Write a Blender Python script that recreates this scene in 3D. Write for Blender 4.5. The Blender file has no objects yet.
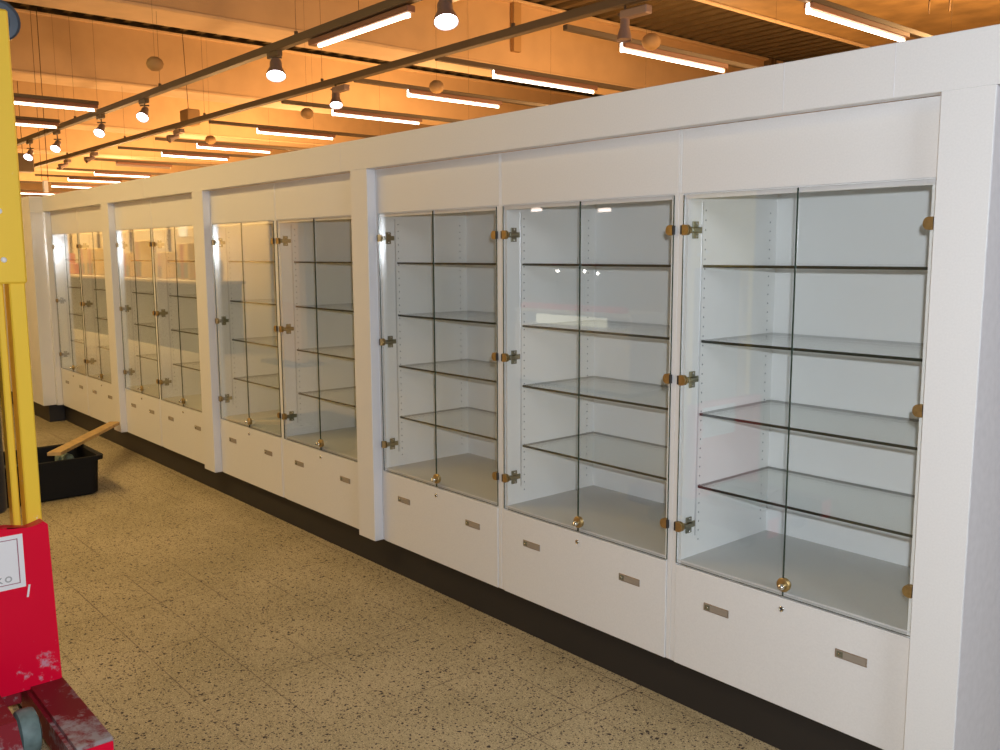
import bpy, bmesh, math, random
from mathutils import Vector, Matrix
random.seed(7)
C = bpy.context.scene.collection
PI = math.pi

# ------------------------------------------------------------------ materials
def new_mat(name):
    m = bpy.data.materials.new(name); m.use_nodes = True
    return m, m.node_tree.nodes, m.node_tree.links, m.node_tree.nodes['Principled BSDF']

def plain(name, col, rough=.5, metal=0., noise=0., nscale=60., bump=0., spec=.5):
    m, N, L, b = new_mat(name)
    b.inputs['Roughness'].default_value = rough
    b.inputs['Metallic'].default_value = metal
    b.inputs['Specular IOR Level'].default_value = spec
    b.inputs['Base Color'].default_value = (*col, 1)
    if noise or bump:
        tc = N.new('ShaderNodeTexCoord'); n = N.new('ShaderNodeTexNoise')
        n.inputs['Scale'].default_value = nscale; n.inputs['Detail'].default_value = 4
        L.new(tc.outputs['Object'], n.inputs['Vector'])
        if noise:
            r = N.new('ShaderNodeValToRGB')
            r.color_ramp.elements[0].position = .3; r.color_ramp.elements[1].position = .7
            r.color_ramp.elements[0].color = (*[c*(1-noise) for c in col], 1)
            r.color_ramp.elements[1].color = (*[min(1, c*(1+noise)) for c in col], 1)
            L.new(n.outputs['Fac'], r.inputs['Fac']); L.new(r.outputs['Color'], b.inputs['Base Color'])
        if bump:
            bp = N.new('ShaderNodeBump'); bp.inputs['Strength'].default_value = bump
            bp.inputs['Distance'].default_value = .002
            L.new(n.outputs['Fac'], bp.inputs['Height']); L.new(bp.outputs['Normal'], b.inputs['Normal'])
    return m

def emit(name, col, strength):
    m = bpy.data.materials.new(name); m.use_nodes = True
    N, L = m.node_tree.nodes, m.node_tree.links
    N.clear(); o = N.new('ShaderNodeOutputMaterial'); e = N.new('ShaderNodeEmission')
    e.inputs['Color'].default_value = (*col, 1); e.inputs['Strength'].default_value = strength
    L.new(e.outputs[0], o.inputs['Surface'])
    return m

def glass(name, tint, rough, ior=1.5, boost=1.0):
    """Sheet glass: clear transmission with a Fresnel reflection on every face."""
    m = bpy.data.materials.new(name); m.use_nodes = True
    N, L = m.node_tree.nodes, m.node_tree.links
    N.clear(); o = N.new('ShaderNodeOutputMaterial')
    t = N.new('ShaderNodeBsdfTransparent'); g = N.new('ShaderNodeBsdfGlossy'); f = N.new('ShaderNodeFresnel')
    mix = N.new('ShaderNodeMixShader')
    t.inputs['Color'].default_value = (*tint, 1); g.inputs['Roughness'].default_value = rough
    g.inputs['Color'].default_value = (boost, boost, boost, 1)
    f.inputs['IOR'].default_value = ior
    # the same IOR seen from both sides of the sheet, so both of its faces reflect alike
    geo = N.new('ShaderNodeNewGeometry'); mx = N.new('ShaderNodeMix'); mx.data_type = 'FLOAT'
    mx.inputs[2].default_value = ior; mx.inputs[3].default_value = ior
    L.new(geo.outputs['Backfacing'], mx.inputs[0]); 
    mm = N.new('ShaderNodeMath'); mm.operation = 'POWER'
    L.new(geo.outputs['Backfacing'], mm.inputs[1]); mm.inputs[0].default_value = ior*ior
    # Fresnel inverts its IOR on back faces: feed 1/ior there to keep it symmetric
    dv = N.new('ShaderNodeMath'); dv.operation = 'DIVIDE'; dv.inputs[0].default_value = ior
    L.new(mm.outputs[0], dv.inputs[1]); L.new(dv.outputs[0], f.inputs['IOR'])
    L.new(f.outputs[0], mix.inputs[0]); L.new(t.outputs[0], mix.inputs[1]); L.new(g.outputs[0], mix.inputs[2])
    L.new(mix.outputs[0], o.inputs['Surface'])
    return m

def worn(name, col, wear, lo, hi, rough=.4, scale=9., spot=(0, 0, 0), rad=0.):
    """Paint with rubbed and chipped patches; the patches may cluster round one spot of the object."""
    m, N, L, b = new_mat(name)
    tc = N.new('ShaderNodeTexCoord'); n = N.new('ShaderNodeTexNoise'); n.inputs['Scale'].default_value = scale
    n.inputs['Detail'].default_value = 8; n.inputs['Roughness'].default_value = .7
    L.new(tc.outputs['Object'], n.inputs['Vector'])
    r = N.new('ShaderNodeValToRGB'); r.color_ramp.elements[0].position = lo; r.color_ramp.elements[1].position = hi
    r.color_ramp.elements[0].color = (0, 0, 0, 1); r.color_ramp.elements[1].color = (1, 1, 1, 1)
    src = n.outputs['Fac']
    if rad:
        d = N.new('ShaderNodeVectorMath'); d.operation = 'DISTANCE'; d.inputs[1].default_value = spot
        L.new(tc.outputs['Object'], d.inputs[0])
        mr = N.new('ShaderNodeMapRange'); mr.inputs['From Min'].default_value = 0; mr.inputs['From Max'].default_value = rad
        mr.inputs['To Min'].default_value = .22; mr.inputs['To Max'].default_value = 0
        L.new(d.outputs['Value'], mr.inputs['Value'])
        ad = N.new('ShaderNodeMath'); ad.operation = 'ADD'
        L.new(n.outputs['Fac'], ad.inputs[0]); L.new(mr.outputs['Result'], ad.inputs[1]); src = ad.outputs[0]
    L.new(src, r.inputs['Fac'])
    mx = N.new('ShaderNodeMix'); mx.data_type = 'RGBA'
    mx.inputs[6].default_value = (*col, 1); mx.inputs[7].default_value = (*wear, 1)
    L.new(r.outputs['Color'], mx.inputs[0]); L.new(mx.outputs[2], b.inputs['Base Color'])
    b.inputs['Roughness'].default_value = rough; b.inputs['Specular IOR Level'].default_value = .25
    return m

def terrazzo():
    m, N, L, b = new_mat('terrazzo_tiles')
    tc = N.new('ShaderNodeTexCoord')
    def chips(scale, thr, seed):
        mp = N.new('ShaderNodeMapping'); mp.inputs['Location'].default_value = (seed, seed*.7, 0)
        L.new(tc.outputs['Object'], mp.inputs['Vector'])
        v = N.new('ShaderNodeTexVoronoi'); v.voronoi_dimensions = '3D'; v.inputs['Scale'].default_value = scale
        nz = N.new('ShaderNodeTexNoise'); nz.inputs['Scale'].default_value = scale*1.3; L.new(mp.outputs[0], nz.inputs['Vector'])
        am = N.new('ShaderNodeVectorMath'); am.operation = 'MULTIPLY_ADD'; k_ = 1.0/scale
        am.inputs[1].default_value = (k_, k_, k_); L.new(nz.outputs['Color'], am.inputs[0]); L.new(mp.outputs[0], am.inputs[2])
        L.new(am.outputs[0], v.inputs['Vector'])
        lt = N.new('ShaderNodeMath'); lt.operation = 'LESS_THAN'; lt.inputs[1].default_value = .36
        L.new(v.outputs['Distance'], lt.inputs[0])
        sp = N.new('ShaderNodeSeparateColor'); L.new(v.outputs['Color'], sp.inputs[0])
        l2 = N.new('ShaderNodeMath'); l2.operation = 'LESS_THAN'; l2.inputs[1].default_value = thr
        L.new(sp.outputs[0], l2.inputs[0])
        mu = N.new('ShaderNodeMath'); mu.operation = 'MULTIPLY'
        L.new(lt.outputs[0], mu.inputs[0]); L.new(l2.outputs[0], mu.inputs[1])
        return mu.outputs[0]
    def mixc(fac, a, bcol):
        x = N.new('ShaderNodeMix'); x.data_type = 'RGBA'
        L.new(fac, x.inputs[0])
        if isinstance(a, tuple): x.inputs[6].default_value = (*a, 1)
        else: L.new(a, x.inputs[6])
        if isinstance(bcol, tuple): x.inputs[7].default_value = (*bcol, 1)
        else: L.new(bcol, x.inputs[7])
        return x.outputs[2]
    n = N.new('ShaderNodeTexNoise'); n.inputs['Scale'].default_value = 1.7; n.inputs['Detail'].default_value = 5
    L.new(tc.outputs['Object'], n.inputs['Vector'])
    r = N.new('ShaderNodeValToRGB'); r.color_ramp.elements[0].position = .35; r.color_ramp.elements[1].position = .65
    r.color_ramp.elements[0].color = (*FLOOR_A, 1); r.color_ramp.elements[1].color = (*FLOOR_B, 1)
    L.new(n.outputs['Fac'], r.inputs['Fac'])
    c = r.outputs['Color']
    c = mixc(chips(230, .5, 3.1), c, tuple(x*1.45 for x in FLOOR_B))
    c = mixc(chips(150, .5, 1.3), c, tuple(x*.42 for x in FLOOR_A))
    c = mixc(chips(92, .30, 9.2), c, (.055, .035, .035))
    c = mixc(chips(58, .08, 5.2), c, (.04, .025, .025))
    # tile joints every 25 cm
    mp = N.new('ShaderNodeMapping'); mp.inputs['Location'].default_value = (.11, .455, 0)
    L.new(tc.outputs['Object'], mp.inputs['Vector'])
    br = N.new('ShaderNodeTexBrick'); br.offset = 0; br.inputs['Scale'].default_value = 1
    br.inputs['Brick Width'].default_value = .5; br.inputs['Row Height'].default_value = .25
    br.inputs['Mortar Size'].default_value = .003; br.inputs['Mortar Smooth'].default_value = .4
    L.new(mp.outputs[0], br.inputs['Vector'])
    n2 = N.new('ShaderNodeTexNoise'); n2.inputs['Scale'].default_value = 1.1
    L.new(tc.outputs['Object'], n2.inputs['Vector'])
    r2 = N.new('ShaderNodeValToRGB'); r2.color_ramp.elements[0].position = .42; r2.color_ramp.elements[1].position = .62
    r2.color_ramp.elements[0].color = (.1, .1, .1, 1); r2.color_ramp.elements[1].color = (.75, .75, .75, 1)
    L.new(n2.outputs['Fac'], r2.inputs['Fac'])
    mu = N.new('ShaderNodeMath'); mu.operation = 'MULTIPLY'
    L.new(br.outputs['Fac'], mu.inputs[0]); L.new(r2.outputs['Color'], mu.inputs[1])
    c = mixc(mu.outputs[0], c, (.09, .06, .045))
    L.new(c, b.inputs['Base Color']); b.inputs['Roughness'].default_value = .55
    b.inputs['Specular IOR Level'].default_value = .25
    return m

FLOOR_A = (.35, .285, .165); FLOOR_B = (.46, .375, .235)
M = {}
M['white'] = plain('white_laminate', (.78, .78, .79), .42, noise=.025, nscale=180, bump=.15)
M['white_in'] = plain('white_laminate_inside', (.91, .935, .94), .5, noise=.02, nscale=150)
M['deck'] = plain('shaded_white_laminate', (.58, .585, .58), .45, noise=.05, nscale=200)  # white laminate darkened: shade of grazing light put into the base colour
M['jamb'] = plain('white_gloss_edge', (.74, .75, .80), .15)
M['jamb'].node_tree.nodes['Principled BSDF'].inputs['IOR'].default_value = 2.3
M['grey_wall'] = plain('grey_plaster', (.74, .73, .77), .8, noise=.04, nscale=40, bump=.3)
M['plinth'] = plain('black_plinth', (.022, .019, .018), .55)
M['door_glass'] = glass('clear_sheet_glass', (.985, .988, .988), .02, 1.55)
M['shelf_glass'] = glass('green_tinted_glass', (.955, .972, .965), .04, 1.52)
M['glass_edge'] = plain('dark_green_glass_edge', (.035, .06, .045), .25)
M['shelf_edge'] = plain('dark_shelf_edge', (.025, .035, .028), .3)
M['gold'] = plain('brushed_brass', (.50, .35, .15), .42, metal=.85, noise=.15, nscale=90)
M['nickel'] = plain('dull_nickel', (.24, .25, .19), .4, metal=.6)
M['chrome'] = plain('bright_chrome', (.8, .8, .8), .15, metal=1)
M['alu'] = plain('satin_aluminium', (.75, .77, .8), .35, metal=.6)
M['plate'] = plain('bronze_pull_plate', (.38, .31, .25), .45, metal=.5, noise=.12, nscale=120)
M['plate_in'] = plain('pull_recess', (.46, .42, .38), .4, metal=.5)
M['dark'] = plain('dark_metal', (.03, .03, .03), .5)
M['hole'] = plain('drilled_hole', (.16, .20, .24), .8)
M['floor'] = terrazzo()
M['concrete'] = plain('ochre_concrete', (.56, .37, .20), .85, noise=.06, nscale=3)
M['lip'] = plain('beam_lip_lit_tone', (.66, .46, .27), .8, noise=.05, nscale=5)  # paler than the beam: brightness of lit edges put into the colour
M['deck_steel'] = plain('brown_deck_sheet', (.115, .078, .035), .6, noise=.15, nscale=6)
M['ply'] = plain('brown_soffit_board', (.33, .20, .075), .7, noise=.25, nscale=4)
M['track'] = plain('brown_track_rail', (.12, .085, .05), .55)
M['batten'] = plain('brown_batten_housing', (.24, .11, .065), .55)
M['tube'] = emit('lit_fluorescent_tube', (1., .80, .60), 9.0)
M['tube_dim'] = emit('dim_fluorescent_tube', (1., .5, .2), .6)
M['lens'] = emit('lit_lamp_lens', (1., .86, .92), 14.0)
M['lamp_grey'] = plain('grey_lamp_body', (.30, .22, .19), .4, metal=.3)
M['globe'] = plain('ochre_dome', (.42, .25, .10), .7)
M['cable'] = plain('brown_cable', (.12, .07, .03), .7)
M['yellow'] = worn('yellow_mast_paint', (.92, .60, .055), (.85, .82, .74), .66, .69, .38, 17)
M['red'] = worn('red_chassis_paint', (.76, .001, .034), (.62, .28, .36), .69, .80, .35, 26, (-3.15, -1.685, .25), .14)
M['red_worn'] = worn('scuffed_red_paint', (.22, .012, .022), (.34, .31, .33), .56, .72, .5, 17, (-2.68, -1.68, .2), .24)
M['black'] = plain('black_plastic', (.008, .008, .008), .6, spec=.2)
M['black_metal'] = plain('black_cylinder_paint', (.018, .018, .02), .35)
M['wheel'] = plain('blue_grey_roller', (.13, .19, .19), .6, noise=.25, nscale=30)
M['pulley'] = plain('blue_grey_steel', (.12, .15, .19), .45, metal=.5)
M['paper'] = plain('white_label_paper', (.84, .84, .88), .5)
M['ink'] = plain('plum_label_border', (.35, .12, .17), .6)
M['ink_grey'] = plain('grey_label_ink', (.42, .42, .44), .6)
M['wood'] = plain('raw_timber', (.52, .33, .13), .7, noise=.2, nscale=25)
M['rubble'] = plain('mixed_rubble', (.16, .19, .13), .9, noise=.7, nscale=28)
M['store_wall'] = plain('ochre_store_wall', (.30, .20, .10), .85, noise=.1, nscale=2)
M['counter'] = plain('olive_counter_front', (.10, .085, .045), .7)
M['counter_top'] = plain('pale_counter_top', (.55, .42, .22), .5)

# ------------------------------------------------------------------ mesh helpers
class MB:
    def __init__(s, *mats):
        s.bm = bmesh.new(); s.mats = list(mats)
    def mi(s, m):
        if m is None: return 0
        if m not in s.mats: s.mats.append(m)
        return s.mats.index(m)
    def box(s, x0, x1, y0, y1, z0, z1, mat=None, bev=0., seg=1):
        i = s.mi(mat); b = bmesh.new()
        bmesh.ops.create_cube(b, size=1)
        for v in b.verts:
            v.co = Vector(((x0+x1)/2+v.co.x*(x1-x0), (y0+y1)/2+v.co.y*(y1-y0), (z0+z1)/2+v.co.z*(z1-z0)))
        if bev: bmesh.ops.bevel(b, geom=b.edges[:], offset=bev, segments=seg, affect='EDGES', profile=.5)
        return s.merge(b, i)
    def merge(s, b, i, mtx=None):
        mp = {}
        for v in b.verts: mp[v] = s.bm.verts.new(mtx @ v.co if mtx else v.co)
        out = []
        for f in b.faces:
            try: g = s.bm.faces.new([mp[v] for v in f.verts])
            except ValueError: continue
            g.material_index = i; g.smooth = f.smooth; out.append(g)
        b.free(); return out
    def lathe(s, prof, seg, p, axis, mat=None, smooth=True):
        """prof = [(radius, along)], revolved about axis through p."""
        i = s.mi(mat); ax = Vector(axis).normalized()
        q = Vector((0, 0, 1)).rotation_difference(ax).to_matrix().to_4x4()
        mtx = Matrix.Translation(Vector(p)) @ q
        rings = []
        for r, h in prof:
            if r <= 1e-6: rings.append([s.bm.verts.new(mtx @ Vector((0, 0, h)))])
            else: rings.append([s.bm.verts.new(mtx @ Vector((r*math.cos(2*PI*k/seg), r*math.sin(2*PI*k/seg), h))) for k in range(seg)])
        for a, b in zip(rings, rings[1:]):
            for k in range(seg):
                k2 = (k+1) % seg
                if len(a) == 1 and len(b) == 1: continue
                if len(a) == 1: vs = [a[0], b[k2], b[k]]
                elif len(b) == 1: vs = [a[k], a[k2], b[0]]
                else: vs = [a[k], a[k2], b[k2], b[k]]
                f = s.bm.faces.new(vs); f.material_index = i; f.smooth = smooth
        return s
    def cyl(s, r, p, q, mat=None, seg=16, bev=.0):
        p, q = Vector(p), Vector(q); h = (q-p).length
        s.lathe([(0, 0), (r-bev, 0), (r, bev), (r, h-bev), (r-bev, h), (0, h)] if bev else [(0, 0), (r, 0), (r, h), (0, h)], seg, p, q-p, mat, smooth=True)
        return s
    def prism(s, pts, d0, d1, plane='xz', mat=None):
        """closed outline extruded between d0 and d1 along the remaining axis"""
        i = s.mi(mat)
        def P(a, b, d): return {'xz': (a, d, b), 'yz': (d, a, b), 'xy': (a, b, d)}[plane]
        A = [s.bm.verts.new(P(a, b, d0)) for a, b in pts]; B = [s.bm.verts.new(P(a, b, d1)) for a, b in pts]
        fs = [s.bm.faces.new(A), s.bm.faces.new(B[::-1])]
        for k in range(len(pts)):
            k2 = (k+1) % len(pts); fs.append(s.bm.faces.new([A[k2], A[k], B[k], B[k2]]))
        for f in fs: f.material_index = i
        return s
    def bar(s, p, q, w, h, mat=None):
        """rectangular bar between two points"""
        p, q = Vector(p), Vector(q); d = (q-p).normalized()
        u = d.cross(Vector((0, 0, 1))).normalized(); v = u.cross(d)
        b = bmesh.new(); bmesh.ops.create_cube(b, size=1); L_ = (q-p).length; m = (p+q)/2
        for w_ in b.verts: w_.co = m + d*(w_.co.x*L_) + u*(w_.co.y*w) + v*(w_.co.z*h)
        s.merge(b, s.mi(mat)); return s
    def build(s, name, parent=None, autosmooth=False):
        bmesh.ops.recalc_face_normals(s.bm, faces=s.bm.faces[:])
        me = bpy.data.meshes.new(name); s.bm.to_mesh(me); s.bm.free()
        for m in s.mats: me.materials.append(m)
        if autosmooth:
            try: me.set_sharp_from_angle(angle=math.radians(35))
            except Exception: pass
        o = bpy.data.objects.new(name, me); C.objects.link(o)
        if parent is not None:
            o.parent = parent
            ref = Matrix.Identity(4); p = parent
            while p is not None:
                ref = Matrix.Translation(p.location) @ ref; p = p.parent
            o.matrix_parent_inverse = Matrix.Identity(4)
            o.location = -ref.translation
            o['_off'] = 0; del o['_off']
        return o

def tag(o, label=None, cat=None, group=None, kind=None):
    if label: o['label'] = label
    if cat: o['category'] = cat
    if group: o['group'] = group
    if kind: o['kind'] = kind
    return o
def thing(name, loc, label, cat, group=None):
    o = bpy.data.objects.new(name, None); C.objects.link(o); o.location = loc; o.empty_display_size = .1
    return tag(o, label, cat, group)
def struct(mb, name, label=None):
    o = mb.build(name); o['kind'] = 'structure'
    if label: o['label'] = label
    return o

# ------------------------------------------------------------------ the room
Z_TOE, Z_TOP, Z_FAS = .1726, 1.998, 2.139
P1 = .05
f = MB(M['floor']); f.box(-46, 4, -12, 16, -.05, 0); struct(f, 'floor')

# corrugated deck ceiling, ribs along X
d = MB(M['deck_steel']); y = -12.; prof = []
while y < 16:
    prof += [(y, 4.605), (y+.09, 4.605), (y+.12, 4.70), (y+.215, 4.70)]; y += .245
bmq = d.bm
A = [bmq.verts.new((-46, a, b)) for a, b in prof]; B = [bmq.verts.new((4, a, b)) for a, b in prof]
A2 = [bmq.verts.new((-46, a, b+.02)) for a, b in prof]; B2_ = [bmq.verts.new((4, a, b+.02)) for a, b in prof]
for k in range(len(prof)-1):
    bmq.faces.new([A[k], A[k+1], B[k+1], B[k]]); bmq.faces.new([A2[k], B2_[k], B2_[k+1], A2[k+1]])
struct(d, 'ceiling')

# deep concrete beams across the hall, each with a projecting bottom lip, its lit edge painted paler
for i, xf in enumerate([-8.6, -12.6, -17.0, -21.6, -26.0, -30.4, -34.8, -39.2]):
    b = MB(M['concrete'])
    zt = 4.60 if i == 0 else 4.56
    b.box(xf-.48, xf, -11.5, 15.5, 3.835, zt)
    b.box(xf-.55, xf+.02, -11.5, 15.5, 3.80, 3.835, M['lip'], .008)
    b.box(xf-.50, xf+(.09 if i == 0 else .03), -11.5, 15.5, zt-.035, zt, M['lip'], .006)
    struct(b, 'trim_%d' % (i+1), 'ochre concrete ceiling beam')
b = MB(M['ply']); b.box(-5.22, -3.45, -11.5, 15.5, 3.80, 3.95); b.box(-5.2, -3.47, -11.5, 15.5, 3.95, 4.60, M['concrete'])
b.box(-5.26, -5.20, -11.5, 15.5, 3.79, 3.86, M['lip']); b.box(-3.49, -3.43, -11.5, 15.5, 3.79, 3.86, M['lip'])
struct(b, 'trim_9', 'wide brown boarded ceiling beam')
b = MB(M['concrete']); b.box(-.9, -.4, -11.5, 15.5, 3.8, 4.60); b.box(-.94, -.36, -11.5, 15.5, 3.79, 3.88, M['lip'])
struct(b, 'trim_10', 'ochre concrete ceiling beam over the photographer')

# hall walls far away
w = MB(M['store_wall']); w.box(-46, 4, 15.6, 15.8, 0, 4.6); struct(w, 'wall_back')
w = MB(M['store_wall']); w.box(-46, -45.8, -12, 15.6, 0, 4.6); struct(w, 'wall_far')
w = MB(M['store_wall']); w.box(-45.8, 4, -11.8, -11.6, 0, 4.6); struct(w, 'wall_opposite')

# the white surround of the cabinets: fascia board and piers
XE = -.951
w = MB(M['white'])
w.box(-9.36, .9, 0, P1-.002, Z_TOP, Z_FAS, None, .0015)
w.box(-9.36, .9, .02, .62, Z_FAS-.02, Z_FAS-.002)
piers = [(-3.915, -3.768), (-5.856, -5.690), (-7.683, -7.515)]
for a, b_ in piers:
    w.box(a, b_, 0, .57, Z_TOE, Z_TOP, None, .001)
w.box(-1.083, XE, 0, .054, 0, Z_TOP, None, .001)
struct(w, 'wall_front', 'white laminate fascia and piers')
for k, xs in enumerate((-1.208, -1.537, -4.0, -6.7)):
    g = MB(M['grey_wall']); g.box(xs, xs+.0015, -.0008, .001, Z_TOP+.002, Z_FAS-.001); struct(g, 'trim_%d' % (11+k), 'fascia board joint')
w = MB(M['grey_wall']); w.box(XE-.02, XE, .056, 3.0, 0, Z_TOP-.001); w.box(XE+.0003, XE+.0015, .002, 3.0, 0, Z_TOP-.001); struct(w, 'wall_right', 'grey side wall of the passage')
w = MB(M['white']); w.box(-13.5, -9.362, -.11, .6, Z_TOE, Z_FAS, None, .001); struct(w, 'wall_left')
w = MB(M['jamb'])
for a, b_ in piers: w.box(b_, b_+.0015, .003, .046, Z_TOE+.002, Z_TOP-.003)
w.box(-9.362, -9.3605, -.107, .046, Z_TOE+.002, Z_TOP-.003)
w.box(-9.3605, -9.30, .001, .0475, Z_TOE+.002, Z_TOP-.003)
struct(w, 'trim_20', 'glossy white pier edges')
w = MB(M['plinth']); w.box(-9.5, -1.083, .092, .11, 0, Z_TOE-.001); w.box(-13.5, -9.42, -.05, .088, 0, Z_TOE-.001)
struct(w, 'baseboard_front', 'black recessed plinth')

# ------------------------------------------------------------------ display cabinets
SH = [1.552, 1.298, 1.046, .791]
Z_DT, Z_DB = 1.786, .534
def d_outline(xe, z, r, side, n=9):
    """half-round clamp outline: straight at the door edge xe, round towards the middle"""
    pts = [(xe, z-r), (xe, z+r)]
    cx = xe + side*.0125
    for k in range(n):
        a = PI/2 - PI*k/(n-1)
        pts.append((cx + side*r*.85*math.cos(a), z + r*math.sin(a)))
    return pts

def hinge(parent, xe, z, side):
    h = MB(M['gold'])
    h.prism(d_outline(xe, z, .0172, side), .0405, .0455, 'xz')
    h.prism(d_outline(xe, z, .0172, side), .0523, .0565, 'xz')
    h.box(min(xe, xe-side*.007), max(xe, xe-side*.007), .0405, .0548, z-.015, z+.015, M['dark'])
    xi = xe + side*.0165                                   # inner face of the side panel
    x0, x1 = sorted((xi, xi+side*.005))
    h.box(x0, x1, .0585, .122, z-.0105, z+.0105, M['nickel'], .001)
    h.box(x0, x1, .074, .103, z-.028, z+.028, M['nickel'], .001)
    x2, x3 = sorted((xi+side*.005, xi+side*.014))
    h.box(x2, x3, .060, .104, z-.007, z+.007, M['nickel'], .002)
    h.cyl(.0045, (xi+side*.005, .0895, z+.021), (xi+side*.007, .0895, z+.021), M['chrome'], 8)
    h.cyl(.0045, (xi+side*.005, .0895, z-.021), (xi+side*.007, .0895, z-.021), M['chrome'], 8)
    return h.build('hinge', parent)

def cabinet(x0, x1, label, hole_n=36, dc=0.):
    t = thing('display_cabinet', ((x0+x1)/2, .30, 0), label, 'display cabinet', 'glass-fronted display cabinets in the white shop front')
    a, b_ = x0+.0006, x1-.0006; th = .0335
    for sx in (0, 1):
        s = MB(M['white_in'])
        xa, xb = (a, a+th) if sx == 0 else (b_-th, b_)
        s.box(xa, xb, .056, .580, Z_TOE+.002, Z_TOP-.001)
        if sx == 0: s.box(a, a+.0185, .0495, .056, Z_TOE+.001, Z_DT+.0035, M['white'], .0008); s.box(a, a+.0062, .0485, .056, Z_DT+.0037, Z_TOP-.001, M['white'], .0008)
        else: s.box(b_-.0185, b_, .0495, .056, Z_TOE+.001, Z_DT+.0035, M['white'], .0008); s.box(b_-.0062, b_, .0485, .056, Z_DT+.0037, Z_TOP-.001, M['white'], .0008)
        xi = a+th if sx == 0 else b_-th; sg = 1 if sx == 0 else -1
        hi = s.mi(M['hole'])
        for yy in (.150, .530):
            for k in range(hole_n):
                z = .60+k*.0325
                if z > 1.745: break
                vs = [s.bm.verts.new((xi+sg*.0004, yy+.0031*math.cos(2*PI*q/6), z+.0031*math.sin(2*PI*q/6))) for q in range(6)]
                fc = s.bm.faces.new(vs); fc.material_index = hi
        s.build('side_panel', t)
        st = MB(M['alu']); xs0, xs1 = sorted((xi, xi+sg*.0035))
        st.box(xs0, xs1, .126, .1335, .618, Z_DT-.022, None, .0008)
        st.build('metal_strip', t)
    p = MB(M['white_in']); p.box(a+th, b_-th, .572, .580, Z_TOE+.003, Z_TOP-.002); p.build('back_panel', t)
    p = MB(M['white_in']); p.box(a+th, b_-th, .056, .572, Z_TOP-.024, Z_TOP-.006)
    p.box(a+.0185, b_-.0185, .0530, .062, Z_DT-.014, Z_DT+.012, M['white']); p.build('top_panel', t)
    p = MB(M['deck']); p.box(a+th, b_-th, .0562, .572, .528, .546); 
    p.box(a+.0185, b_-.0185, .0526, .056, .5415, .5455, M['white']); p.build('bottom_panel', t)
    p = MB(M['white']); p.box(a+.007, b_-.007, .0497, .0555, Z_DT+.004, Z_TOP-.001, None, .0008); p.build('header_panel', t)
    # drawer
    dx0, dx1 = a+.0205, b_-.0205
    dr = MB(M['white']); dr.box(dx0, dx1, .047, .0548, Z_TOE, Z_DB-.006, None, .0012)
    drw = dr.build('drawer', t)
    for hx in (x0+.193, x1-.190):
        h = MB(M['plate']); z = .414
        h.box(hx-.050, hx+.050, .0445, .047, z-.0135, z+.0135, None, .0008)
        h.box(hx-.046, hx+.046, .0436, .0446, z-.010, z+.010, M['plate_in'])
        h.box(hx-.044, hx-.024, .0430, .0437, z-.0085, z+.0085, M['nickel'])
        h.cyl(.0035, (hx-.034, .0432, z), (hx-.034, .0415, z), M['chrome'], 8)
        h.build('handle', drw)
    c_ = (x0+x1)/2+dc
    k_ = MB(M['chrome']); k_.lathe([(0, .003), (.0052, .003), (.0055, .0045), (.0085, .0045), (.0088, 0), (0, 0)], 14, (c_, .0470, .493), (0, -1, 0))
    k_.box(c_-.0045, c_+.0045, .0436, .0442, .4885, .4975, M['dark']); k_.build('lock', drw)
    # glass doors
    gx0, gx1 = x0+.0205, x1-.0205
    for sx, (ga, gb) in enumerate(((gx0, c_-.0012), (c_+.0012, gx1))):
        g = MB(M['door_glass']); fs = g.box(ga, gb, .0460, .0520, Z_DB, Z_DT)
        ei = g.mi(M['glass_edge'])
        for fc in fs:
            fc.normal_update()
            if abs(fc.normal.y) < .5: fc.material_index = ei
        gd = g.build('glass_door', t)
        for z in (1.672, 1.172, .664): hinge(gd, gx0 if sx == 0 else gx1, z, 1 if sx == 0 else -1)
        if sx == 1:
            k_ = MB(M['gold']); zc = .572
            k_.lathe([(0, .005), (.019, .005), (.0225, .003), (.0225, 0), (0, 0)], 20, (c_+.003, .0458, zc), (0, -1, 0))
            k_.lathe([(0, .004), (.021, .004), (.021, 0), (0, 0)], 18, (c_+.003, .0522, zc), (0, 1, 0))
            k_.lathe([(0, 0), (.010, 0), (.0095, .018), (.007, .024), (0, .024)], 14, (c_+.008, .041, zc-.001), (0, -1, 0), M['chrome'])
            k_.box(c_+.004, c_+.012, .012, .017, zc-.0035, zc+.0015, M['chrome']); k_.build('lock', gd)
    for z in SH:
        s = MB(M['shelf_glass']); fs = s.box(a+th+.001, b_-th-.001, .140, .570, z-.0045, z+.0045)
        ei = s.mi(M['shelf_edge'])
        for fc in fs:
            fc.normal_update()
            if abs(fc.normal.z) < .5: fc.material_index = ei
        s.build('glass_shelf', t)
    return t

cabinet(-1.945, -1.083, 'white display cabinet with two glass doors beside the grey passage wall, end of the row', dc=.007)
cabinet(-2.855, -1.945, 'white glass-door display cabinet, second from the grey passage wall')
cabinet(-3.7665, -2.855, 'white glass-door display cabinet, third from the grey passage wall, beside a white pier')
cabinet(-4.81, -3.928, 'white display cabinet just beyond the first white pier, dark reflections in its glass doors')
cabinet(-5.6885, -4.81, 'white display cabinet just before the second white pier, tall orange reflection in its glass')
cabinet(-6.735, -5.866, 'white display cabinet just beyond the second white pier, counting from the passage wall')
cabinet(-7.5135, -6.735, 'narrow white display cabinet just before the third white pier, counting from the passage wall')
cabinet(-8.49, -7.695, 'white display cabinet just beyond the third pier, above the tip of the timber plank')
cabinet(-9.298, -8.49, 'last small white display cabinet at the far end, next to the far white wall')

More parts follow.
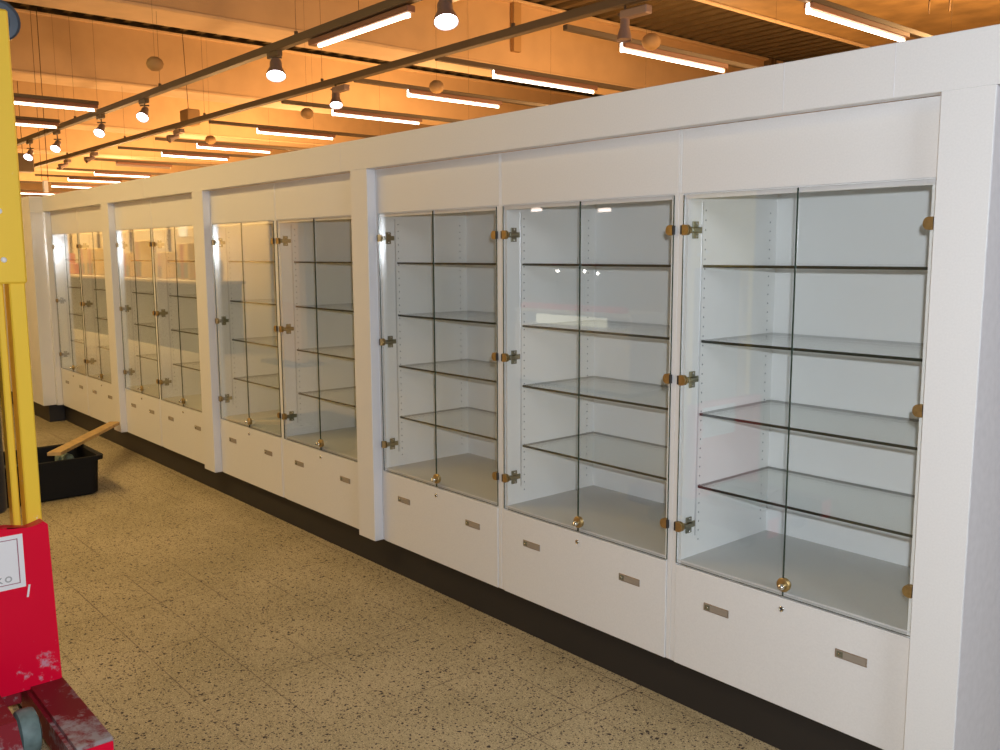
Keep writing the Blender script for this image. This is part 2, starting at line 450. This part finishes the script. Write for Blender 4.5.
# ------------------------------------------------------------------ ceiling fittings
def batten(x, y0, y1, yr, z, label, lit=True, ext=.9, flip=False, axis='y'):
    t = thing('fluorescent_batten', (x, y0, z), label, 'ceiling light', 'fluorescent battens under the hall ceiling')
    s = .8
    r = MB(M['track']); r.box(x-.022, x+.022, yr, y1+ext, z+.052, z+.090, None, .004); r.build('mounting_rail', t)
    h = MB(M['batten']); h.box(x-.032, x+.032, y0-.01, y1+.03, z+.016, z+.054, None, .006)
    h.build('housing', t)
    e = MB(M['tube' if lit else 'tube_dim'])
    e.cyl(.0125, (x, y0, z), (x, y1, z), None, 12)
    e.box(x-.014, x+.014, y0-.012, y0+.016, z-.014, z+.05, None, .004)
    e.build('tube', t)
    e = MB(M['lip']); e.box(x-.014, x+.014, y1-.004, y1+.012, z-.018, z+.062, None, .003); e.build('end_cap', t)
    w_ = MB(M['cable'])
    w_.cyl(.0011, (x, y1+ext*.8, z+.09), (x, y1+ext*.8, 4.61), None, 6)
    w_.build('hanger_wire', t)
    return t
TB = [(-3.17, 2.79, 4.0, 2.25), (-4.605, 2.715, 3.92, 2.136), (-5.945, 2.645, 3.82, 2.05), (-7.13, 2.617, 3.70, 2.04),
      (-8.58, 2.675, 3.765, 2.09), (-10.40, 2.715, 3.73, 2.11), (-12.33, 2.77, 3.83, 2.20), (-13.67, 2.79, 3.79, 2.16),
      (-15.55, 2.75, 3.62, 2.3), (-17.62, 3.04, 4.02, 2.4), (-19.27, 3.05, 4.03, 2.45), (-21.23, 3.2, 4.24, 2.5),
      (-24.05, 3.28, 4.47, 2.6), (-26.45, 3.74, 4.51, 2.8)]
ordn = ['first', 'second', 'third', 'fourth', 'fifth', 'sixth', 'seventh', 'eighth', 'ninth', 'tenth', 'eleventh', 'twelfth', 'thirteenth', 'last']
for i, (x, y0, y1, yr) in enumerate(TB):
    lab = 'crosswise fluorescent light beyond the fascia, %s counted from the passage end' % ordn[i]
    if i == 8: lab = 'dim fluorescent ceiling light beyond the fascia, the only unlit one of its row'
    batten(x, y0, y1, yr, 3.04, lab, lit=(i != 8))
batten(-9.85, -.85, .675, -.9, 3.04, 'long lit fluorescent light next to the yellow mast, upper of the two', ext=.04)
batten(-11.43, -.9, .735, -.95, 3.04, 'short-looking lit fluorescent light next to the yellow mast, lower of the two', ext=.04)

TR = ((.895, 3.1), (1.93, 3.1))
for k, (yy, zz) in enumerate(TR):
    t = thing('lighting_track', (-5, yy, zz), ['long brown lighting track carrying the slanting lit tube', 'long brown lighting track closer to the fascia, box spotlights hang from it'][k], 'lighting track')
    r = MB(M['track']); r.box(-30, 1, yy-.030, yy+.030, zz-.026, zz+.030, None, .004); r.build('rail', t)
    x = -4.9 if k else -6.05
    while x > -29:
        w_ = MB(M['cable']); w_.cyl(.0015, (x, yy, zz+.03), (x, yy, 4.61), None, 6); w_.cyl(.014, (x, yy, zz+.028), (x, yy, zz+.06), M['track'], 8)
        w_.build('hanger', t); x -= 2.6
# the tube that runs along the first track
t = thing('fluorescent_batten', (-5.24, .97, 3.05), 'bright slanting fluorescent light fixed along the lighting track', 'ceiling light', 'fluorescent battens under the hall ceiling')
h = MB(M['batten']); h.box(-5.86, -4.66, .88, .94, 3.028, 3.066, None, .005); h.build('housing', t)
h = MB(M['cable']); h.cyl(.0022, (-5.3, .945, 3.07), (-5.3, .945, 4.61), None, 6); h.build('hanger_wire', t)
e = MB(M['tube']); e.cyl(.0145, (-5.77, .92, 3.02), (-4.72, .92, 3.02), None, 12); e.box(-4.75, -4.70, .905, .935, 3.005, 3.06, None, .006); e.build('tube', t)

def spot(x, y, z, aim, label, lit=True, box=False, big=1.0):
    t = thing('track_spotlight', (x, y, z+.15), label, 'spotlight', 'spotlights on the lighting tracks')
    a = MB(M['track'])
    zt = 3.08
    a.cyl(.007, (x, y, z+.085), (x, y, zt), None, 8)
    if box: a.box(x-.02, x+.19, y-.03, y+.03, z+.075, z+.125, M['lamp_grey'], .006)
    else: a.box(x-.10, x+.07, y-.022, y+.022, zt-.045, zt-.002, None, .005)
    a.build('adapter', t)
    d_ = Vector(aim).normalized(); p = Vector((x, y, z+.055))
    h = MB(M['lamp_grey']); R_ = .058*big
    h.lathe([(0, -.03), (.030*big, -.03), (.036*big, -.01), (.036*big, .03), (R_*.9, .075), (R_, .105), (R_-.004, .105), (R_*.85, .080)], 20, p, d_)
    h.build('housing', t, True)
    l = MB(M['lens' if lit else 'lamp_grey']); l.lathe([(0, .1), (R_*.6, .098), (R_*.94, .092)], 20, p, d_); l.build('lens', t)
    br = MB(M['track']); s_ = d_.cross(Vector((0, 0, 1))).normalized()*.045
    br.bar(p+s_, p+s_+Vector((0, 0, .05)), .006, .014); br.bar(p-s_, p-s_+Vector((0, 0, .05)), .006, .014)
    br.bar(p+s_+Vector((0, 0, .05)), p-s_+Vector((0, 0, .05)), .006, .014); br.build('bracket', t)
    return t
dn = (.45, -.25, -1)
spot(-4.32, .9, 2.93, dn, 'lit spotlight by itself at the top of the picture, above the middle cabinets', box=True, big=1.25)
spot(-6.38, .9, 2.93, dn, 'large lit spotlight under the track, beside the end of the slanting tube', big=1.25)
spot(-9.08, .9, 2.91, (.7, -.6, -.9), 'lit spotlight on the first track, second beyond the slanting tube')
spot(-10.37, .9, 2.89, (.7, -.6, -.9), 'lit spotlight on the first track, third beyond the slanting tube')
spot(-12.01, .9, 2.87, (.7, -.6, -.9), 'lit spotlight on the first track, second from the yellow mast')
spot(-13.25, .9, 2.87, (.7, -.6, -.9), 'lit spotlight on the first track, closest to the yellow mast')
spot(-3.88, 1.93, 2.92, (.05, -.1, -1), 'unlit grey spotlight with a box adapter near the wide brown beam', lit=False, box=True, big=.8)
spot(-7.27, 1.93, 2.93, dn, 'lit spotlight with a box adapter on the second track', box=True)
spot(-10.94, 1.93, 2.93, (.1, -1, -.4), 'small dim spotlight on the second track next to the hanging brown box', lit=False, box=True, big=.8)
spot(-14.1, 1.93, 2.93, (.1, -1, -.4), 'small dim spotlight far along the second track, before the last one', lit=False, box=True, big=.8)
spot(-15.4, 1.93, 2.93, (.1, -1, -.4), 'small dim spotlight furthest along the second track', lit=False, box=True, big=.8)

for k, (x, y, z, lab) in enumerate([(-7.3, .35, 3.06, 'round ochre dome hanging high over the first beam face'), (-4.18, 2.53, 3.0, 'round ochre dome behind the nearest crosswise fluorescent light'),
                     (-6.44, 2.42, 3.0, 'round ochre dome between the second and third crosswise lights'), (-8.46, 2.3, 3.0, 'round ochre dome under the rail of the fourth crosswise light'), (-11.12, 2.43, 3.0, 'small round ochre dome above the far crosswise lights')]):
    t = thing('hanging_dome', (x, y, z), lab, 'ceiling dome', 'round domes hanging from the ceiling')
    g = MB(M['globe']); g.lathe([(0, -.055), (.03, -.05), (.055, -.03), (.065, 0), (.055, .03), (.03, .05), (0, .055)], 18, (x, y, z), (0, 0, 1)); g.build('dome', t)
    g = MB(M['cable']); g.cyl(.0009, (x, y, z+.05), (x, y, 4.61), None, 6); g.build('wire', t)

t = thing('hanging_box', (-11.16, 2.2, 3.16), 'brown box hanging on a wire by the second lighting track', 'box')
g = MB(M['globe']); g.box(-11.28, -11.04, 2.12, 2.28, 3.16, 3.34, None, .01); g.build('casing', t)
g = MB(M['cable']); g.cyl(.004, (-11.2, 2.2, 3.34), (-11.3, 2.2, 4.61), None, 6); g.build('wire', t)
t = thing('hanging_box', (-15.6, 1.37, 3.0), 'dark brown box hanging close beside the yellow mast', 'box')
g = MB(M['track']); g.box(-15.75, -15.5, 1.25, 1.5, 2.86, 3.13, None, .01); g.build('casing', t)
g = MB(M['cable']); g.cyl(.005, (-15.6, 1.37, 3.13), (-15.6, 1.37, 4.61), None, 6); g.build('wire', t)
t = thing('hanging_cable', (-12.3, .84, 2.53), 'thin brown cable hanging down beside the yellow mast', 'cable')
g = MB(M['cable']); g.cyl(.0045, (-12.3, .84, 2.5), (-12.3, .84, 4.61), None, 6); g.build('strand', t); g = MB(M['cable']); g.cyl(.003, (-12.3, .77, 2.5), (-12.3, .77, 4.61), None, 6); g.build('strand', t)
g = MB(M['lip']); g.box(-12.33, -12.27, .78, .83, 2.36, 2.50, M['paper'], .004); g.box(-12.32, -12.28, .83, .87, 2.38, 2.48, M['globe'], .004); g.build('plug', t)
t = thing('conduit', (-8.57, 5.2, 4.0), 'brown vertical conduit on the face of the first concrete beam', 'conduit')
g = MB(M['globe']); g.box(-8.6, -8.53, 5.15, 5.27, 4.0, 4.62, None, .005); g.build('pipe', t)
for k, yy in enumerate((10.05, 10.45)):
    g = MB(M['cable']); g.box(-8.6, -8.47, yy+.4, yy+.56, 3.95, 4.6, None, .01)
    o = g.build('duct'); tag(o, ['dark vertical duct at the far end of the beam face, the wider gap side', 'dark vertical duct at the far end of the beam face, nearer the grey passage wall'][k], 'duct', 'dark ducts on the beam face')
g = MB(M['cable']); g.box(-3.62, -3.42, 5.25, 5.33, 3.70, 3.79, None, .01); g.cyl(.006, (-3.6, 5.27, 3.5), (-3.6, 5.27, 3.72)); g.cyl(.006, (-3.45, 5.3, 3.5), (-3.45, 5.3, 3.72))
tag(g.build('ceiling_bracket'), 'small dark bracket with two prongs under the brown boarded beam', 'bracket')

# ------------------------------------------------------------------ stacker lift on the left
XP = -3.15
st = thing('stacker_lift', (-3.2, -1.95, 0), 'red and yellow stacker lift with a tall yellow mast, scuffed paint and a white sticker', 'lift truck')
g = MB(M['red'])
pts = [(-2.30, .19), (-2.30, .735), (-1.90, .742), (-1.76, .742), (-1.70, .728), (-1.652, .742), (-1.640, .73), (-1.637, .52), (-1.630, .20), (-1.645, .19)]
g.prism(pts, XP-.05, XP, 'yz'); bmesh.ops.bevel(g.bm, geom=[e for e in g.bm.edges if abs(e.verts[0].co.x-e.verts[1].co.x) < 1e-5 and e.verts[0].co.x > XP-.01], offset=.004, segments=2, affect='EDGES')
g.build('front_panel', st, True)
g = MB(M['yellow']); g.box(-3.27, -3.205, -1.690, -1.643, .06, 1.56, None, .004); g.build('mast_post', st)
g = MB(M['yellow']); g.box(-3.29, -3.235, -1.722, -1.700, .06, 1.56, None, .004); g.build('mast_post', st)
g = MB(M['yellow']); g.box(-3.27, -3.205, -2.257, -2.210, .06, 1.56, None, .004); g.build('mast_post', st)
g = MB(M['yellow']); g.box(-3.28, -3.195, -2.25, -1.638, 1.51, 2.345, None, .006)
g.build('mast_head', st)
for yy, zz in ((-1.702, 1.585), (-1.705, 1.735), (-1.78, 1.6)):
    g = MB(M['paper']); g.lathe([(0, .008), (.006, .008), (.009, .004), (.009, 0), (0, 0)], 12, (-3.195, yy, zz), (1, 0, 0)); g.build('bolt', st)
g = MB(M['pulley']); g.lathe([(0, .02), (.03, .02), (.035, .012), (.058, .010), (.064, .02), (.064, -.012), (0, -.012)], 28, (-3.33, -1.64, 2.335), (1, 0, 0)); g.build('pulley_wheel', st, True)
g = MB(M['black_metal']); g.lathe([(0, 0), (.055, 0), (.06, .01), (.06, .70), (.045, .72), (.045, .75), (0, .75)], 20, (-3.36, -1.772, .75), (0, 0, 1)); g.build('hydraulic_cylinder', st, True)
for sg, (ya, yb) in enumerate(((-1.728, -1.628), (-2.262, -2.162))):
    g = MB(M['red_worn']); g.prism([(-3.62, .10), (-3.62, .20), (-2.655, .20), (-2.645, .195), (-2.645, .085), (-2.66, .08)], ya, yb, 'xz')
    g.box(-2.6445, -2.640, ya+.003, yb-.003, .088, .192, M['red'])
    g.box(-3.62, -2.66, ya-.012, ya-.0005, .10, .185, M['red_worn'])
    lg = g.build('leg', st)
    for xw in (-2.80, -3.45):
        g = MB(M['black']); g.cyl(.038, (xw, ya+.02, .04), (xw, yb-.02, .04), None, 20, .004); g.build('wheel', lg, True)
g = MB(M['wheel']); g.lathe([(0, -.03), (.05, -.03), (.066, -.024), (.07, -.012), (.07, .012), (.066, .024), (.05, .03), (.03, .034), (.02, .03), (0, .03)], 28, (-2.90, -1.80, .175), (0, 1, 0)); g.build('roller', st, True)
g = MB(M['red_worn']); g.prism([(-3.10, .13), (-3.10, .27), (-2.80, .265), (-2.74, .20), (-2.73, .12)], -1.99, -1.845, 'xz'); g.build('fork', st)
g = MB(M['red_worn']); g.box(-3.26, -3.20, -2.16, -1.745, .13, .19, None, .004); g.build('cross_member', st)
g = MB(M['paper']); g.bar((XP+.003, -1.709, .545), (XP+.004, -1.717, .505), .002, .006); g.build('cable_tie', st)
# sticker
g = MB(M['paper']); g.box(XP+.0003, XP+.0016, -2.03, -1.7185, .541, .7165); stk = g.build('sticker', st)
g = MB(M['ink'])
yl, yr_, zb, zt_ = -2.018, -1.7335, .556, .7035
g.box(XP+.0016, XP+.0021, yl, yr_, zb, zb+.0025); g.box(XP+.0016, XP+.0021, yl, yr_, zt_-.0025, zt_)
g.box(XP+.0016, XP+.0021, yr_-.003, yr_, zb, zt_); g.box(XP+.0016, XP+.0021, yl, yl+.003, zb, zt_); g.build('border', stk)
cu = bpy.data.curves.new('lettering', 'FONT'); cu.body = 'M K O'; cu.size = .026; cu.extrude = .0003; cu.offset = .0009; cu.align_x = 'RIGHT'
cu.materials.append(M['ink_grey'])
o = bpy.data.objects.new('lettering', cu); C.objects.link(o); o.parent = stk
o.rotation_euler = (PI/2, 0, PI/2)
o.location = Vector((XP+.0022, -1.757, .5665)) + (stk.location*-1 - Vector(st.location)) * 0
bpy.context.view_layer.update()
me_ = bpy.data.meshes.new_from_object(o.evaluated_get(bpy.context.evaluated_depsgraph_get()))
o2 = bpy.data.objects.new('lettering_print', me_); C.objects.link(o2); o2.parent = stk; o2.location = o.location; o2.rotation_euler = o.rotation_euler
bpy.data.objects.remove(o)

# ------------------------------------------------------------------ black tub with rubble, and a plank
def tub(x0, x1, y0, y1, h, taper, name, mat, label):
    t = MB(mat); bm = t.bm
    def ring(ix, z, r=.05):
        a0, a1, b0, b1 = x0+ix, x1-ix, y0+ix, y1-ix; out = []
        for cx, cy, s0 in ((a1-r, b1-r, 0), (a0+r, b1-r, 90), (a0+r, b0+r, 180), (a1-r, b0+r, 270)):
            for k in range(5):
                an = math.radians(s0+k*22.5); out.append(bm.verts.new((cx+r*math.cos(an), cy+r*math.sin(an), z)))
        return out
    rr = [ring(taper+.02, 0, .04), ring(taper, .012), ring(.012, h-.03), ring(-.012, h-.028), ring(-.014, h), ring(.004, h+.002), ring(.018, h-.005), ring(taper+.01, .02), ]
    for a, b in zip(rr, rr[1:]):
        n = len(a)
        for k in range(n): bm.faces.new([a[k], a[(k+1) % n], b[(k+1) % n], b[k]])
    bm.faces.new(rr[0][::-1]); bm.faces.new(rr[-1])
    o = t.build(name); tag(o, label, 'tub'); return o
tub(-6.86, -6.315, -1.42, -.515, .266, .022, 'mortar_tub', M['black'], 'black plastic mortar tub on the floor behind the yellow mast')
bm = bmesh.new()
for k in range(90):
    x = random.uniform(-6.76, -6.44); y = random.uniform(-1.3, -.62); z = random.uniform(.06, .17) + .05*(1 if y > -.72 else 0)
    r = random.uniform(.015, .04)
    m_ = Matrix.Translation((x, y, z)) @ Matrix.Rotation(random.uniform(0, 3), 4, Vector((random.random(), random.random(), 1)))
    res = bmesh.ops.create_icosphere(bm, subdivisions=1, radius=r, matrix=m_)
    for v in res['verts']: v.co += Vector((random.uniform(-1, 1), random.uniform(-1, 1), random.uniform(-1, 1)))*r*.35
me = bpy.data.meshes.new('rubble'); bm.to_mesh(me); bm.free(); me.materials.append(M['rubble'])
o = bpy.data.objects.new('rubble', me); C.objects.link(o); tag(o, 'greenish grey rubble heaped in the black tub', 'rubble', kind='stuff')
g = MB(M['wood']); g.bar((-6.37, -.80, .304), (-7.60, -.015, .243), .085, .022)
tag(g.build('timber_plank'), 'raw timber plank leaning from the black tub towards the white pier', 'plank')

# ------------------------------------------------------------------ the shop opposite, seen mirrored in the cabinet glass
w = MB(M['counter']); w.box(-34, -14.0, -4.0, -3.4, 0, 1.12); w.box(-34.05, -13.95, -4.05, -3.34, 1.12, 1.17, M['counter_top'], .004)
tag(w.build('sales_counter'), 'long dark olive counter with a pale top, mirrored in the far cabinet doors', 'counter')
cols = [(.62, .22, .05), (.60, .40, .12), (.62, .52, .32), (.16, .18, .08), (.45, .12, .05), (.12, .08, .05), (.70, .72, .78)]
pm = [plain('shop_goods_%d' % i, c, .6) for i, c in enumerate(cols)]
w = MB(M['counter_top']); w.box(-33, -14.2, -4.95, -4.85, 0, 2.7)
for q in range(9): w.box(-33+q*2.3, -32.94+q*2.3, -4.85, -4.80, 0, 2.7, pm[5])
tag(w.build('partition'), 'tall ochre partition behind the opposite counter, mirrored in the far cabinet doors', 'partition')
x = -14.4; k = 0
ORD = ['first', 'second', 'third', 'fourth', 'fifth', 'sixth', 'seventh', 'eighth', 'ninth', 'tenth', 'eleventh', 'twelfth', 'thirteenth', 'fourteenth', 'fifteenth', 'sixteenth', 'seventeenth', 'eighteenth', 'nineteenth', 'twentieth'] + ['twenty-' + q for q in ('first', 'second', 'third', 'fourth', 'fifth', 'sixth', 'seventh', 'eighth', 'ninth')] + ['thirtieth'] + ['thirty-' + q for q in ('first', 'second', 'third', 'fourth', 'fifth', 'sixth', 'seventh', 'eighth', 'ninth')]
desc = ['tall', 'low', 'wide', 'narrow', 'square', 'slim', 'squat', 'big', 'small', 'upright']
while x > -29:
    wd = random.uniform(.16, .5); hh = random.uniform(.18, .75); i = random.choice([0, 1, 2, 3, 3, 4, 5, 5])
    g = MB(pm[i]); y0 = -3.95+random.uniform(0, .15)
    g.box(x-wd, x, y0, y0+.3, 1.171, 1.171+hh, None, .02)
    g.box(x-wd+.02, x-.02, y0+.3, y0+.303, 1.20, 1.20+hh*.4, pm[(i+2) % 6])
    g.box(x-wd*.6, x-wd*.4, y0+.3, y0+.304, 1.18, 1.16+hh, pm[(i+3) % 6])
    tag(g.build('carton'), '%s %s carton on the opposite counter, %s from its near end' % (desc[k % 10], ['rust', 'ochre', 'tan', 'olive', 'brick red', 'dark brown', 'white'][i], ORD[k]), 'carton', 'cartons on the opposite counter')
    x -= wd + random.uniform(.05, .7); k += 1
for q, xx in enumerate((-16.9, -18.1)):
    g = MB(pm[6]); g.box(xx-.52, xx-.1, -4.85, -4.82, 1.95, 2.5, None, .005)
    tag(g.build('notice_board'), '%s white board on the opposite partition, mirrored high in the glass' % ['narrow', 'wide'][q], 'board')
g = MB(pm[1]); g.box(-12.5, -11.7, -3.9, -3.8, .02, 2.1, None, .01); g.box(-12.4, -11.8, -3.8, -3.79, .9, 1.95, pm[2]); g.box(-12.6, -11.6, -4.1, -3.6, 0, .05, M['black'])
tag(g.build('poster_stand'), 'tall ochre poster stand mirrored in the cabinets between the first two piers', 'poster stand')
# a lit counter showcase and two wall lamps across the aisle (mirrored in the middle cabinets)
M['cream_light'] = emit('lit_cream_shelf', (1., .93, .66), 2.2)
M['small_bulb'] = emit('lit_small_bulb', (1., .93, .82), 22.)
M['wall_bulb'] = emit('lit_wall_bulb', (1., .78, .66), 12.)
t = thing('showcase_counter', (-7.55, -5.2, 0), 'grey shop counter with a lit cream strip, mirrored in the second cabinet', 'counter')
g = MB(M['grey_wall']); g.box(-8.5, -6.6, -5.6, -5.02, .05, .74, None, .01); g.box(-8.45, -6.65, -5.55, -5.07, 0, .06, M['plinth']); g.box(-8.5, -6.6, -5.6, -5.02, .89, .93, None, .005)
for q in range(3): g.box(-8.49+q*.93, -8.46+q*.93, -5.58, -5.05, .74, .89)
g.build('body', t)
g = MB(M['cream_light']); g.box(-8.12, -6.97, -5.06, -5.03, .76, .87, None, .005); g.build('light_strip', t)
g = MB(M['red']); g.box(-8.4, -6.7, -5.1, -5.04, .931, 1.0, None, .004); g.build('edge_rail', t)
for q, (xx, zz) in enumerate(((-7.92, 1.38), (-7.47, 1.38), (-7.26, 1.36))):
    t = thing('counter_light', (xx, -5.2, .93), '%s small bulb lamp standing on the opposite counter, a bright glint in the glass' % ['first', 'middle', 'third'][q], 'lamp', 'small lamps on the opposite counter')
    g = MB(M['dark']); g.cyl(.05, (xx, -5.2, .931), (xx, -5.2, .945), None, 16); g.cyl(.008, (xx, -5.2, .945), (xx, -5.2, zz-.02), None, 8); g.build('stand', t)
    g = MB(M['small_bulb']); g.lathe([(0, -.018), (.012, -.014), (.02, 0), (.015, .014), (0, .02)], 14, (xx, -5.2, zz), (0, 0, 1)); g.build('bulb', t)
    g = MB(M['red_worn']); g.lathe([(.045, .10), (.085, .05), (.09, .045), (.05, .105)], 18, (xx, -5.2, zz+.02), (0, 0, 1)); g.lathe([(0, .105), (.047, .10)], 18, (xx, -5.2, zz+.02), (0, 0, 1)); g.build('lamp_shade', t)
for q, (xx, zz) in enumerate(((-15.09, 2.54), (-13.04, 2.46))):
    t = thing('wall_lamp', (xx, -11.6, zz), 'oblong lamp on the far opposite wall, %s glint high in the second cabinet' % ['white', 'pinkish'][q], 'wall lamp', 'lamps on the opposite wall')
    g = MB(M['dark']); g.box(xx-.2, xx+.2, -11.6, -11.52, zz-.05, zz+.05, None, .01); g.build('housing', t)
    g = MB(M['wall_bulb']); g.box(xx-.17, xx+.17, -11.52, -11.50, zz-.035, zz+.035, None, .01); g.build('lens', t)
# ------------------------------------------------------------------ light
def light(kind, loc, energy, col, size=.1, rot=None, name='lamp', spot_size=None):
    l = bpy.data.lights.new(name, kind); l.energy = energy; l.color = col
    if kind == 'AREA': l.shape = 'RECTANGLE'; l.size = size[0]; l.size_y = size[1]
    else: l.shadow_soft_size = size
    if spot_size: l.spot_size = spot_size; l.spot_blend = .5
    o = bpy.data.objects.new(name, l); C.objects.link(o); o.location = loc
    if rot: o.rotation_euler = rot
    return o
WARM = (1., .70, .29); CEIL = (1., .56, .225)
# unseen lights added as warm fill on both sides of the shop front
for x, e in ((-5.5, 62), (-7.6, 60), (-10.6, 24), (-14.5, 26)):
    light('AREA', (x, -2.3, 3.7), e, WARM, (2.4, .5), None, 'hall_fill')
for x, e in ((-2.8, 150), (-6.4, 112), (-10.7, 190), (-14.9, 270), (-19.3, 280), (-23.8, 280), (-28, 280)):  # added lights hidden behind the fascia to brighten beams and deck
    light('POINT', (x, 5.5, 3.15), e*1.6, CEIL, .2, None, 'hall_fill')
    light('POINT', (x, 2.6, 1.9), e*.55, CEIL, .2, None, 'hall_fill')
for x in (-5.8, -8.5):
    light('POINT', (x, -3.0, 3.2), 18, WARM, .2, None, 'hall_fill')
light('AREA', (3.4, -1.9, 2.7), 85, (.9, .95, 1.), (1.5, .8), Vector((4.2, -1.6, 1.5)).to_track_quat('Z', 'Y').to_euler(), 'hall_fill')  # added cool side fill that lifts the grey passage wall
for x in (-15.5, -19.5, -23.5, -27.5):
    light('AREA', (x, -3.0, 3.1), 230, (1., .74, .38), (3.6, .3), (math.radians(-62), 0, 0), 'counter_light')  # added area light, brightens the goods mirrored in the far doors
# flash on the camera, just above the lens
light('SPOT', (.03, -2.36, 1.69), 190, (.88, .94, 1.), .022, None, 'camera_flash', math.radians(135))

wd = bpy.data.worlds.new('World'); bpy.context.scene.world = wd; wd.use_nodes = True
bg = wd.node_tree.nodes['Background']; bg.inputs[0].default_value = (1., .62, .3, 1); bg.inputs[1].default_value = .08

# ------------------------------------------------------------------ camera
yaw, pitch, roll = .8628, -.1329, -.0045
F = Vector((-math.sin(yaw)*math.cos(pitch), math.cos(yaw)*math.cos(pitch), math.sin(pitch)))
R0 = Vector((math.cos(yaw), math.sin(yaw), 0)); U0 = R0.cross(F)
R = math.cos(roll)*R0 + math.sin(roll)*U0; U = -math.sin(roll)*R0 + math.cos(roll)*U0
cam = bpy.data.cameras.new('camera'); co = bpy.data.objects.new('camera', cam); C.objects.link(co)
mt = Matrix((R, U, -F)).transposed().to_4x4(); mt.translation = Vector((0, -2.398, 1.6)); co.matrix_world = mt
cam.sensor_width = 36; cam.lens = 914.3*36/1000; cam.clip_start = .05; cam.clip_end = 200
bpy.context.scene.camera = co
fl = bpy.data.objects['camera_flash']; fl.rotation_euler = mt.to_euler()

sc = bpy.context.scene
sc.view_settings.view_transform = 'Standard'; sc.view_settings.look = 'None'
sc.view_settings.exposure = 0; sc.view_settings.gamma = 1; sc.view_settings.use_curve_mapping = False
sc.cycles.max_bounces = 10; sc.cycles.transparent_max_bounces = 32; sc.cycles.glossy_bounces = 5
sc.cycles.caustics_reflective = True; sc.cycles.sample_clamp_indirect = 25
